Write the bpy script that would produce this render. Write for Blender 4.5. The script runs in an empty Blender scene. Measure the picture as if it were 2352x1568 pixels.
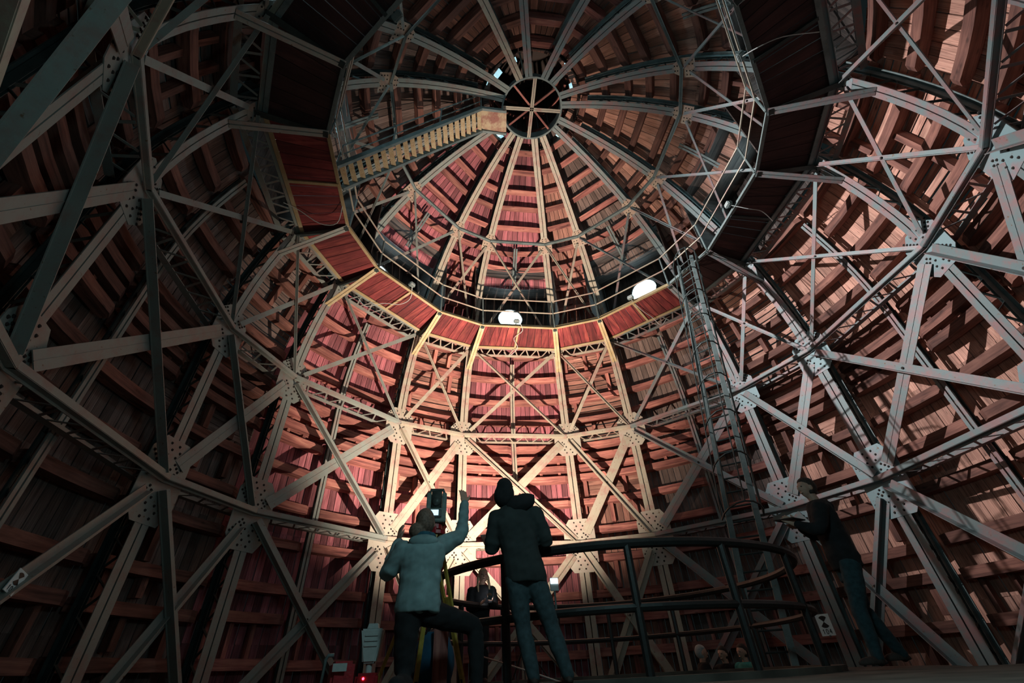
import bpy, bmesh, math, random
from math import sin, cos, pi, radians as rad
from mathutils import Vector, Matrix, Quaternion
random.seed(7)
sc = bpy.context.scene
col = sc.collection
U = 7.5            # metres per model unit (radius of the steel drum)
ZF = 0.0384        # floor level below the model's zero
# ------------------------------------------------------------------ camera
cam = bpy.data.objects.new('camera', bpy.data.cameras.new('camera'))
col.objects.link(cam)
cam.data.sensor_width = 36; cam.data.sensor_fit = 'HORIZONTAL'
cam.data.lens = 36 * 1005.73 / 2352
cam.data.clip_start = 0.02; cam.data.clip_end = 200
cR = Vector((0.99185961, -0.11977045, -0.04323828)); cU = Vector((-0.03871947, -0.60715931, 0.79363617)); cF = Vector((0.12130668, 0.7855015, 0.60685425))
M = Matrix((cR, cU, -cF)).transposed().to_4x4()
M.translation = Vector((-2.0978, -6.6081, 0.0997))
cam.matrix_world = M
sc.camera = cam
# ------------------------------------------------------------------ world, exposure
w = bpy.data.worlds.new('world'); sc.world = w; w.use_nodes = True
w.node_tree.nodes['Background'].inputs[0].default_value = (0.25, 0.42, 0.45, 1)
w.node_tree.nodes['Background'].inputs[1].default_value = 0.02
sc.view_settings.view_transform = 'Standard'; sc.view_settings.look = 'None'
sc.view_settings.exposure = 0.12; sc.view_settings.gamma = 1.0
sc.view_settings.use_curve_mapping = False
try:
    sc.cycles.use_denoising = True; sc.cycles.max_bounces = 4; sc.cycles.sample_clamp_indirect = 3
    sc.cycles.use_light_tree = True
except Exception: pass

def lamp(name, kind, loc, energy, color, target=None, **kw):
    d = bpy.data.lights.new(name, kind); d.energy = energy; d.color = color
    for k, v in kw.items(): setattr(d, k, v)
    o = bpy.data.objects.new(name, d); col.objects.link(o); o.location = loc
    if target is not None:
        o.rotation_euler = (Vector(target) - Vector(loc)).to_track_quat('-Z', 'Y').to_euler()
    return o
def cyl(r, az, z):       # model units, azimuth in degrees -> metres
    a = rad(az); return Vector((r * sin(a) * U, r * cos(a) * U, (z + ZF) * U))
# halogen floodlight on the platform floor, aimed up at the central bays
lamp('floodlight_beam', 'SPOT', (-0.78, 2.56, 1.46), 6300, (1.0, 0.79, 0.62), (-1.1, 7.0, 7.9), spot_size=rad(120), spot_blend=1.0, shadow_soft_size=0.05)
# added fill light that brightens the crown, with no lamp head behind it
lamp('crown_fill', 'SPOT', (-0.70, 2.42, 1.6), 3600, (1.0, 0.76, 0.62), (-0.3, 5.2, 14.0), spot_size=rad(66), spot_blend=1.0, shadow_soft_size=0.05)
# floodlight on the left of the gallery, aimed across at the right-hand bays
lamp('gallery_beam', 'SPOT', cyl(.69, -79, 1.35), 8200, (.98, 0.93, 0.92), cyl(1.0, 96, .95), spot_size=rad(66), spot_blend=1.0, shadow_soft_size=0.08)
# added cool fill light near the camera, no lamp stands here
lamp('cool_fill', 'POINT', (-1.2, -5.2, 2.4), 85, (0.48, 0.84, 0.88), shadow_soft_size=0.25)
# daylight from the round dormer windows
for j in range(8):
    az = 45 * j; p = cyl(.935, az, 1.572)
    lamp('window_daylight', 'AREA', p, 16, (0.55, 0.88, 1.0), cyl(0.2, az, 1.45), shape='DISK', size=.9)

# ------------------------------------------------------------------ materials
def new_mat(name):
    m = bpy.data.materials.new(name); m.use_nodes = True
    nt = m.node_tree; b = nt.nodes['Principled BSDF']; return m, nt, b
def N(nt, t, **kw):
    n = nt.nodes.new(t)
    for k, v in kw.items():
        if k.startswith('i_'): n.inputs[int(k[2:])].default_value = v
        else: setattr(n, k, v)
    return n
def ramp(nt, stops):
    r = nt.nodes.new('ShaderNodeValToRGB'); e = r.color_ramp.elements
    e[0].position, e[0].color = stops[0][0], (*stops[0][1], 1)
    e[1].position, e[1].color = stops[-1][0], (*stops[-1][1], 1)
    for p, c in stops[1:-1]:
        x = e.new(p); x.color = (*c, 1)
    return r
def wood(name, dark, mid, light, knots=0.5, vary=0.55, scale=1.0):
    m, nt, b = new_mat(name); L = nt.links.new
    uv = N(nt, 'ShaderNodeUVMap'); oi = N(nt, 'ShaderNodeObjectInfo')
    mul = N(nt, 'ShaderNodeVectorMath', operation='SCALE'); mul.inputs['Scale'].default_value = 1
    cmb = N(nt, 'ShaderNodeCombineXYZ'); sc1 = N(nt, 'ShaderNodeMath', operation='MULTIPLY', i_1=37.0); sc2 = N(nt, 'ShaderNodeMath', operation='MULTIPLY', i_1=91.0)
    L(oi.outputs['Random'], sc1.inputs[0]); L(oi.outputs['Random'], sc2.inputs[0]); L(sc1.outputs[0], cmb.inputs[0]); L(sc2.outputs[0], cmb.inputs[1])
    add = N(nt, 'ShaderNodeVectorMath', operation='ADD'); L(uv.outputs[0], add.inputs[0]); L(cmb.outputs[0], add.inputs[1])
    mp = N(nt, 'ShaderNodeMapping'); mp.inputs['Scale'].default_value = (16 * scale, 1.1 * scale, 1); L(add.outputs[0], mp.inputs[0])
    n1 = N(nt, 'ShaderNodeTexNoise'); n1.inputs['Scale'].default_value = 1.0; n1.inputs['Detail'].default_value = 6; n1.inputs['Roughness'].default_value = .65; n1.inputs['Distortion'].default_value = .6
    L(mp.outputs[0], n1.inputs[0])
    rp = ramp(nt, [(.3, dark), (.5, mid), (.72, light)]); L(n1.outputs[0], rp.inputs[0])
    # knots
    mk = N(nt, 'ShaderNodeMapping'); mk.inputs['Scale'].default_value = (5.0, 2.4, 1); L(add.outputs[0], mk.inputs[0])
    vo = N(nt, 'ShaderNodeTexVoronoi'); vo.inputs['Scale'].default_value = 1.0; L(mk.outputs[0], vo.inputs['Vector'])
    kr = ramp(nt, [(.05, (1 - knots,) * 3), (.17, (1, 1, 1))]); L(vo.outputs['Distance'], kr.inputs[0])
    mx = N(nt, 'ShaderNodeMix', data_type='RGBA', blend_type='MULTIPLY'); mx.inputs[0].default_value = 1
    L(rp.outputs[0], mx.inputs[6]); L(kr.outputs[0], mx.inputs[7])
    # per board variation plus large soft stains
    n2 = N(nt, 'ShaderNodeTexNoise'); n2.inputs['Scale'].default_value = 1.3; n2.inputs['Detail'].default_value = 3; L(add.outputs[0], n2.inputs[0])
    mr = N(nt, 'ShaderNodeMapRange'); mr.inputs[1].default_value = 0; mr.inputs[2].default_value = 1; mr.inputs[3].default_value = 1 - vary; mr.inputs[4].default_value = 1 + vary * .6
    wn = N(nt, 'ShaderNodeTexWhiteNoise', noise_dimensions='1D'); L(sc2.outputs[0], wn.inputs['W']); L(wn.outputs[0], mr.inputs[0])
    ms = N(nt, 'ShaderNodeMapRange'); ms.inputs[1].default_value = .3; ms.inputs[2].default_value = .7; ms.inputs[3].default_value = .7; ms.inputs[4].default_value = 1.25; L(n2.outputs[0], ms.inputs[0])
    mm = N(nt, 'ShaderNodeMath', operation='MULTIPLY'); L(mr.outputs[0], mm.inputs[0]); L(ms.outputs[0], mm.inputs[1])
    vs = N(nt, 'ShaderNodeVectorMath', operation='SCALE'); L(mx.outputs[2], vs.inputs[0]); L(mm.outputs[0], vs.inputs['Scale'])
    L(vs.outputs[0], b.inputs['Base Color'])
    b.inputs['Roughness'].default_value = .82
    bp = N(nt, 'ShaderNodeBump'); bp.inputs['Strength'].default_value = .35; bp.inputs['Distance'].default_value = .01; L(n1.outputs[0], bp.inputs['Height']); L(bp.outputs[0], b.inputs['Normal'])
    return m
def paint(name, base, patch, rust=(.16, .09, .05), amt=.5, rough=.55, scale=2.2, specks=.0):
    m, nt, b = new_mat(name); L = nt.links.new
    tc = N(nt, 'ShaderNodeTexCoord')
    n1 = N(nt, 'ShaderNodeTexNoise'); n1.inputs['Scale'].default_value = scale; n1.inputs['Detail'].default_value = 8; n1.inputs['Roughness'].default_value = .7; L(tc.outputs['Object'], n1.inputs[0])
    rp = ramp(nt, [(.5 - .12 * amt, base), (.55 + .1 * (1 - amt), patch)]); L(n1.outputs[0], rp.inputs[0])
    n2 = N(nt, 'ShaderNodeTexNoise'); n2.inputs['Scale'].default_value = scale * 7; n2.inputs['Detail'].default_value = 6; L(tc.outputs['Object'], n2.inputs[0])
    r2 = ramp(nt, [(.66 - specks, (0, 0, 0)), (.74 - specks, (1, 1, 1))]); L(n2.outputs[0], r2.inputs[0])
    mx = N(nt, 'ShaderNodeMix', data_type='RGBA'); L(r2.outputs[0], mx.inputs[0]); L(rp.outputs[0], mx.inputs[6]); mx.inputs[7].default_value = (*rust, 1)
    L(mx.outputs[2], b.inputs['Base Color']); b.inputs['Roughness'].default_value = rough; b.inputs['Metallic'].default_value = .15
    bp = N(nt, 'ShaderNodeBump'); bp.inputs['Strength'].default_value = .25; bp.inputs['Distance'].default_value = .01; L(n2.outputs[0], bp.inputs['Height']); L(bp.outputs[0], b.inputs['Normal'])
    return m
def plain(name, c, rough=.8, emit=None, es=0, metal=0, noise=.25, nscale=30):
    m, nt, b = new_mat(name); L = nt.links.new
    tc = N(nt, 'ShaderNodeTexCoord'); n1 = N(nt, 'ShaderNodeTexNoise'); n1.inputs['Scale'].default_value = nscale; n1.inputs['Detail'].default_value = 5; L(tc.outputs['Object'], n1.inputs[0])
    rp = ramp(nt, [(.3, tuple(x * (1 - noise) for x in c)), (.7, tuple(min(1, x * (1 + noise)) for x in c))]); L(n1.outputs[0], rp.inputs[0]); L(rp.outputs[0], b.inputs['Base Color'])
    b.inputs['Roughness'].default_value = rough; b.inputs['Metallic'].default_value = metal
    if emit: b.inputs['Emission Color'].default_value = (*emit, 1); b.inputs['Emission Strength'].default_value = es
    bp = N(nt, 'ShaderNodeBump'); bp.inputs['Strength'].default_value = .2; bp.inputs['Distance'].default_value = .01; L(n1.outputs[0], bp.inputs['Height']); L(bp.outputs[0], b.inputs['Normal'])
    return m
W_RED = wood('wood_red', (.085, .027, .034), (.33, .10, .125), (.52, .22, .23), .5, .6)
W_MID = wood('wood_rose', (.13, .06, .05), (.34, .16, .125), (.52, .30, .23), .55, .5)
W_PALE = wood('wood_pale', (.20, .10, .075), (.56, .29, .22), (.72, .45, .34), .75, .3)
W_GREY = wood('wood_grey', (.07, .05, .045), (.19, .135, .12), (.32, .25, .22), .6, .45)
W_DECK_SHADE = wood('wood_deck_shade', (.02, .009, .009), (.045, .016, .016), (.07, .028, .026), .35, .35, .5)  # deck wood with the shade of the unlit underside put into its colour
W_PURD = wood('wood_purlin_brown', (.07, .03, .025), (.20, .085, .065), (.32, .15, .11), .5, .35, .7)
W_PURL = wood('wood_purlin', (.12, .04, .038), (.36, .13, .11), (.56, .27, .20), .5, .35, .7)
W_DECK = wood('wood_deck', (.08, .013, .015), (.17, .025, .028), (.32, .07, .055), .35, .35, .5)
W_DARK = wood('wood_dark', (.02, .018, .018), (.06, .045, .04), (.10, .08, .07), .4, .4)
STEEL = paint('steel_paint_lit', (.38, .35, .28), (.36, .22, .19), amt=.2)  # cream tint carries the warm lamplight on the front steel
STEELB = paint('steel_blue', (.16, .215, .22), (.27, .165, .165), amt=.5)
STEEL_DIM = paint('steel_neutral_dim', (.25, .29, .27), (.27, .22, .20), amt=.3)  # same steel, greyed to hold the dim light of the left side
PLATEB = paint('plate_blue', (.20, .30, .32), (.33, .21, .22), amt=.3, scale=1.5)
PLATE = paint('plate_paint_lit', (.41, .38, .32), (.42, .29, .26), amt=.15, scale=1.5)  # plates carry the same cream lamplight tint
TEAL_SHADE = paint('steel_teal_shade', (.035, .055, .055), (.02, .032, .032), amt=.5)  # dark tone holds the shade on outer chords and lacing
YELL = paint('steel_ochre', (.38, .29, .15), (.42, .35, .22), amt=.5, scale=4)
RUST = paint('rusty_tread', (.50, .42, .26), (.45, .33, .18), rust=(.16, .05, .03), amt=.6, scale=9, specks=.07)
LANDM = paint('rusty_landing', (.30, .12, .09), (.50, .40, .26), rust=(.2, .08, .06), amt=.5, scale=2.5, specks=.04)
SPOT = paint('rusty_plate', (.42, .33, .25), (.36, .24, .2), rust=(.14, .06, .03), amt=.4, scale=5, specks=.05)
GREYS = paint('steel_bluegrey', (.17, .22, .22), (.11, .15, .15), amt=.4, scale=3)
BLACK = plain('black_paint', (.012, .014, .014), .5)
RIVET = plain('rivet_dark', (.022, .018, .016), .9)
DAY = plain('daylight_glass', (.8, .9, 1), .3, (.62, .92, 1.0), 9)
GAP = plain('sky_gap', (.6, .8, .9), .3, (.45, .8, .9), .9)
FLOORM = plain('mortar_floor', (.10, .09, .075), .95, noise=.5, nscale=2.5)

# ------------------------------------------------------------------ object helpers
def link(name, mesh, parent=None, loc=None):
    o = bpy.data.objects.new(name, mesh); col.objects.link(o)
    if parent is not None: o.parent = parent
    if loc is not None: o.location = loc
    return o
def finish(bm, name, mat, smooth=False):
    me = bpy.data.meshes.new(name)
    bmesh.ops.recalc_face_normals(bm, faces=bm.faces)
    if smooth:
        for f in bm.faces: f.smooth = True
    bm.to_mesh(me); bm.free()
    for m in (mat if isinstance(mat, (list, tuple)) else [mat]): me.materials.append(m)
    return me
def thing(name, label, cat, loc=(0, 0, 0), rz=0, group=None):
    o = bpy.data.objects.new(name, None); col.objects.link(o); o.location = loc; o.rotation_euler = (0, 0, rz)
    o.empty_display_size = .2
    o['label'] = label; o['category'] = cat
    if group: o['group'] = group
    return o
def tag(o, label, cat, group=None):
    o['label'] = label; o['category'] = cat
    if group: o['group'] = group
    return o
def part(name, bm, mat, parent, smooth=False, kind=None):
    o = link(name, finish(bm, name, mat, smooth), parent)
    if kind: o['kind'] = kind
    return o
def dup(root, rz=None, loc=None, label=None):
    r = root.copy(); col.objects.link(r)
    if rz is not None: r.rotation_euler = (0, 0, rz)
    if loc is not None: r.location = loc
    if label: r['label'] = label
    for ch in list(root.children):
        c = ch.copy(); col.objects.link(c); c.parent = r
        for g in list(ch.children):
            d = g.copy(); col.objects.link(d); d.parent = c
    return r
def P(x, y, z):           # model units -> metres
    return Vector((x * U, y * U, (z + ZF) * U))
def sweep(bm, frames, w, h, vofs=0.0):
    """box swept along frames [(centre, side, normal[, ws])], full width w, thickness h (metres); UV: u across, v along"""
    uvl = bm.loops.layers.uv.verify(); rings = []; vv = vofs; prev = None; vs = []
    for fr in frames:
        c, s, n = fr[:3]; k = fr[3] if len(fr) > 3 else 1.0; kh = fr[4] if len(fr) > 4 else 1.0
        s = s.normalized(); n = n.normalized()
        if prev is not None: vv += (c - prev).length
        prev = c; vs.append(vv)
        rings.append([bm.verts.new(c + s * (a * w * .5 * k) + n * (b * h * .5 * kh)) for a, b in ((-1, -1), (1, -1), (1, 1), (-1, 1))])
    us = [0, w, w + h, 2 * w + h, 2 * w + 2 * h]
    for i in range(len(rings) - 1):
        for q in range(4):
            f = bm.faces.new((rings[i][q], rings[i][(q + 1) % 4], rings[i + 1][(q + 1) % 4], rings[i + 1][q]))
            for l, uvv in zip(f.loops, ((us[q], vs[i]), (us[q + 1], vs[i]), (us[q + 1], vs[i + 1]), (us[q], vs[i + 1]))): l[uvl].uv = uvv
    for r, v in ((rings[0], vs[0]), (rings[-1], vs[-1])):
        f = bm.faces.new(r)
        for l, uvv in zip(f.loops, ((0, v), (w, v), (w, v + h), (0, v + h))): l[uvl].uv = uvv
    return bm
def bar(bm, a, b, w, h, side=None, up=None):
    a = Vector(a); b = Vector(b); d = (b - a).normalized()
    if side is None:
        up = Vector(up) if up is not None else Vector((0, 0, 1))
        side = d.cross(up)
        if side.length < 1e-4: side = d.cross(Vector((0, 1, 0)))
    side = Vector(side); side = (side - d * side.dot(d)).normalized(); n = d.cross(side)
    return sweep(bm, [(a, side, n), (b, side, n)], w, h)
def tube(bm, pts, r, seg=8, closed=False):
    pts = [Vector(p) for p in pts]; rings = []; n = len(pts)
    for i, p in enumerate(pts):
        if closed: d = pts[(i + 1) % n] - pts[i - 1]
        else: d = pts[min(i + 1, n - 1)] - pts[max(i - 1, 0)]
        d.normalize(); a = d.cross(Vector((0, 0, 1)))
        if a.length < .05: a = d.cross(Vector((0, 1, 0)))
        a.normalize(); b = d.cross(a)
        rr = r[i] if isinstance(r, (list, tuple)) else r
        rings.append([bm.verts.new(p + a * (rr * cos(2 * pi * k / seg)) + b * (rr * sin(2 * pi * k / seg))) for k in range(seg)])
    rng = n if closed else n - 1
    for i in range(rng):
        A = rings[i]; B = rings[(i + 1) % n]
        for k in range(seg): bm.faces.new((A[k], A[(k + 1) % seg], B[(k + 1) % seg], B[k]))
    if not closed: bm.faces.new(rings[0]); bm.faces.new(rings[-1])
    return bm
def prism(bm, poly, z0, z1):
    """poly: list of Vector base pts; extrude along vector z1"""
    A = [bm.verts.new(p + z0) for p in poly]; B = [bm.verts.new(p + z1) for p in poly]
    bm.faces.new(A); bm.faces.new(B[::-1]); n = len(poly)
    for i in range(n): bm.faces.new((A[i], A[(i + 1) % n], B[(i + 1) % n], B[i]))
    return bm

# ------------------------------------------------------------------ dome profile
ND = [(1, -.22), (1, .383), (1, .8475), (.9, 1.278), (.588, 1.724), (.1325, 1.9455)]
LS = [0]
for i in range(5): LS.append(LS[-1] + math.hypot(ND[i + 1][0] - ND[i][0], ND[i + 1][1] - ND[i][1]))
TG = [(0, 1)] * 3 + [None] * 3
for i in (3, 4):
    a = [(ND[i][k] - ND[i - 1][k]) / (LS[i] - LS[i - 1]) for k in (0, 1)]; b = [(ND[i + 1][k] - ND[i][k]) / (LS[i + 1] - LS[i]) for k in (0, 1)]
    wa = LS[i + 1] - LS[i]; wb = LS[i] - LS[i - 1]; TG[i] = tuple((a[k] * wa + b[k] * wb) / (wa + wb) for k in (0, 1))
t5 = [2 * (ND[5][k] - ND[4][k]) / (LS[5] - LS[4]) - TG[4][k] for k in (0, 1)]; q5 = math.hypot(*t5); TG[5] = (t5[0] / q5, t5[1] / q5)
def prof(s, n=0.0):
    """-> (r, z, dr, dz) with outward offset n"""
    i = 0
    while i < 4 and s > LS[i + 1]: i += 1
    h = LS[i + 1] - LS[i]; t = (s - LS[i]) / h
    r, z = [(2 * t**3 - 3 * t * t + 1) * ND[i][k] + (t**3 - 2 * t * t + t) * h * TG[i][k] + (-2 * t**3 + 3 * t * t) * ND[i + 1][k] + (t**3 - t * t) * h * TG[i + 1][k] for k in (0, 1)]
    dr, dz = [((6 * t * t - 6 * t) * ND[i][k] + (3 * t * t - 4 * t + 1) * h * TG[i][k] + (-6 * t * t + 6 * t) * ND[i + 1][k] + (3 * t * t - 2 * t) * h * TG[i + 1][k]) / h for k in (0, 1)]
    q = math.hypot(dr, dz); dr /= q; dz /= q
    return r + n * dz, z - n * dr, dr, dz
SD, SC_, SE, SFF, SX = LS[1], LS[2], LS[3], LS[4], LS[5]
HW = 27.93 / 2; NW = (45 - 27.93) / 2      # half angle of the wide and of the narrow bays
def fr(s, n, az=0.0, x=0.0):
    """frame on the profile: centre, side (tangential), normal (outward)"""
    r, z, dr, dz = prof(s, n); a = rad(az)
    rd = Vector((sin(a), cos(a), 0)); sd = Vector((cos(a), -sin(a), 0))
    c = rd * (r * U) + Vector((0, 0, (z + ZF) * U)) + sd * (x * U)
    return c, sd, rd * dz - Vector((0, 0, 1)) * dr
def srange(a, b, step):
    k = max(1, int(round((b - a) / step))); return [a + (b - a) * i / k for i in range(k + 1)]

# ------------------------------------------------------------------ setting: walls (planks, purlins, studs)
TIERS = [-.0, .30, SD, .835, SC_, 1.29, 1.55, 1.85, SFF, 2.30, 2.535]
PURL = [.12, .25, .357, .436, .568, .679, .794, .905, .952, .999, 1.057, 1.177, 1.273, 1.386, 1.497, 1.62, 1.73, 1.834, 1.939, 2.018, 2.125, 2.219, 2.30, 2.389, 2.473]
def build_bay(wide, pw=.0250):
    hw = HW if wide else NW; out = []
    for ti in range(len(TIERS) - 1):
        s0, s1 = TIERS[ti], TIERS[ti + 1]
        if wide and ti == 6: continue        # dormer opening
        horiz = (not wide) and ti in (3, 4, 5)
        if horiz:
            for s in srange(s0, s1, .0215)[:-1]:
                ds = .0196; bm = bmesh.new(); n = .119 + random.uniform(-.0012, .0012)
                sweep(bm, [(lambda c, sd, nn: (c, nn.cross(sd), nn))(*fr(s + ds / 2, n, hw * k)) for k in (-1, -.33, .33, 1)], ds * U, .026)
                out.append(('plank', finish(bm, 'plank', W_MID)))
            continue
        rm = prof((s0 + s1) / 2, .118)[0]; cnt = max(3, int(round(2 * rm * rad(hw) / pw)))
        for k in range(cnt):
            az = -hw + (k + .5) * 2 * hw / cnt; bm = bmesh.new(); n = .119 + random.uniform(-.0012, .0012)
            fs = []
            for s in srange(s0, s1, .1):
                c, sd, nn = fr(s, n, az); wloc = 2 * prof(s, n)[0] * math.tan(rad(hw / cnt)) * U - .016
                fs.append((c, sd, nn, wloc))
            base = 1.0
            sweep(bm, [(c, sd, nn, wl) for c, sd, nn, wl in fs], base, .026)
            # rescale u so that it is metric
            out.append(('plank', finish(bm, 'plank', W_RED)))
    for s in PURL:
        if wide and 1.56 < s < 1.84: continue
        halves = [(-1, 0), (0, 1)] if (wide and s < 2.1) else [(-1, 1)]; straight = s > 2.1
        for lo, hi in halves:
            bm = bmesh.new(); e = .04
            a0 = hw * (lo + (e if lo < 0 else .035)); a1 = hw * (hi - (e if hi > 0 else .035)); fs = []
            jn = random.uniform(-.002, .002); js = random.uniform(-.004, .004)
            K = [0, .08, .36, .64, .92, 1]
            for k in K:
                c, sd, nn = fr(s + js, .088 + jn, a0 + (a1 - a0) * k); kk = .55 if (k in (0, 1)) else 1
                fs.append((c + nn * (.035 if kk < 1 else 0), nn.cross(sd), nn, 1, kk))
            if straight:
                A, B = fs[0][0], fs[-1][0]; fs = [(A.lerp(B, k), f_[1], fs[2][2].lerp(fs[3][2], .5), f_[3], f_[4]) for k, f_ in zip(K, fs)]
            sweep(bm, fs, .0262 * U, .034 * U); out.append(('purlin', finish(bm, 'purlin', W_PURL)))
    if not wide:
        for a, b in zip(PURL[:-1], PURL[1:]):
            if b > 1.95 or b - a < .06: continue
            for az in (-.62, -.05, .55):
                x = az + random.uniform(-.12, .12)
                if random.random() < .25: continue
                bm = bmesh.new(); q = random.uniform(.0, .35)
                sweep(bm, [fr(a + .01 + q * (b - a) * .5, .098, hw * x), fr(b - .01, .098, hw * x)], .017 * U, .024 * U)
                out.append(('stud', finish(bm, 'stud', W_PURL)))
    else:
        for a, b in ((.952, .999), (.905, .952), (.25, .357)):
            for x in (-.85, -.6, -.35, .22, .48, .8):
                bm = bmesh.new(); sweep(bm, [fr(a, .1, hw * x), fr(b, .1, hw * x)], .012 * U, .02 * U)
                out.append(('stud', finish(bm, 'stud', W_PURL)))
        # dormer recess: cheeks, ceiling, sill and back boards
        z0, z1, yb = 1.34, 1.69, .955
        for sx in (-1, 1):
            for k in range(4):
                bm = bmesh.new(); zz = z0 + (z1 - z0) * (k + .5) / 4; h = (z1 - z0) / 4 * U - .008
                bar(bm, P(sx * .205, .70 + .0 * k, zz), P(sx * .215, yb, zz), h, .03, side=(0, 0, 1)); out.append(('cheek_board', finish(bm, 'cheek_board', W_DARK)))
        for k in range(8):
            bm = bmesh.new(); y = .72 + .25 * (k + .5) / 8
            bar(bm, P(-.21, y, z1), P(.21, y, z1), .25 / 8 * U - .006, .03, side=(0, 1, 0)); out.append(('ceiling_board', finish(bm, 'ceiling_board', W_DARK)))
        for k in range(16):
            x = -.21 + .42 * (k + .5) / 16; za, zb = z0, z1
            segs = [(z0, z1)]
            if abs(x) < .066:
                g = math.sqrt(max(0, .066**2 - x * x)); segs = [(z0, 1.547 - g), (1.547 + g, z1)]
            for a, b in segs:
                bm = bmesh.new(); bar(bm, P(x, yb, a), P(x, yb, b), .42 / 16 * U - .006, .03, side=(1, 0, 0)); out.append(('back_board', finish(bm, 'back_board', W_DARK)))
    return out
SIDES = ['north', 'north_northeast', 'northeast', 'east_northeast', 'east', 'east_southeast', 'southeast', 'south_southeast', 'south', 'south_southwest', 'southwest', 'west_southwest', 'west', 'west_northwest', 'northwest', 'north_northwest']
bays = {True: build_bay(True), False: build_bay(False)}; bays_r = {True: build_bay(True, .034), False: build_bay(False, .034)}
for i in range(16):
    az = 22.5 * i; wide = i % 2 == 0
    root = bpy.data.objects.new('wall_' + SIDES[i], None); col.objects.link(root); root['kind'] = 'structure'; root.rotation_euler = (0, 0, -rad(az))
    a = az if az <= 180 else az - 360
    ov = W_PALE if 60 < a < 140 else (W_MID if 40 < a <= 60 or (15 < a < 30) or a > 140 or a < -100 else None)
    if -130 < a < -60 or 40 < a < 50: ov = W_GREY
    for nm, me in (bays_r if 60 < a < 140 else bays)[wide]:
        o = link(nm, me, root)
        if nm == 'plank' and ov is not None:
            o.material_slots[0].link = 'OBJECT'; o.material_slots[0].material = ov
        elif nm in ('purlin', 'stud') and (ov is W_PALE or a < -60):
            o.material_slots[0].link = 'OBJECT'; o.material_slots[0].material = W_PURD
# round dormer windows
for j in range(8):
    az = 45 * j
    root = bpy.data.objects.new('window_%d' % (j + 1), None); col.objects.link(root); root['kind'] = 'structure'; root.rotation_euler = (0, 0, -rad(az))
    if j == 0:
        bm = bmesh.new(); c = P(0, .953, 1.547)
        ps = [c + Vector((cos(t) * .066 * U, 0, sin(t) * .066 * U)) for t in [2 * pi * k / 32 for k in range(32)]]
        prism(bm, ps, Vector((0, 0, 0)), Vector((0, .02, 0))); pane = finish(bm, 'pane', DAY)
        bm = bmesh.new(); tube(bm, [c + Vector((cos(t) * .069 * U, -.02, sin(t) * .069 * U)) for t in [2 * pi * k / 32 for k in range(32)]], .03, 6, True); frm = finish(bm, 'window_frame', W_DARK)
    link('pane', pane, root); link('window_frame', frm, root)

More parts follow.
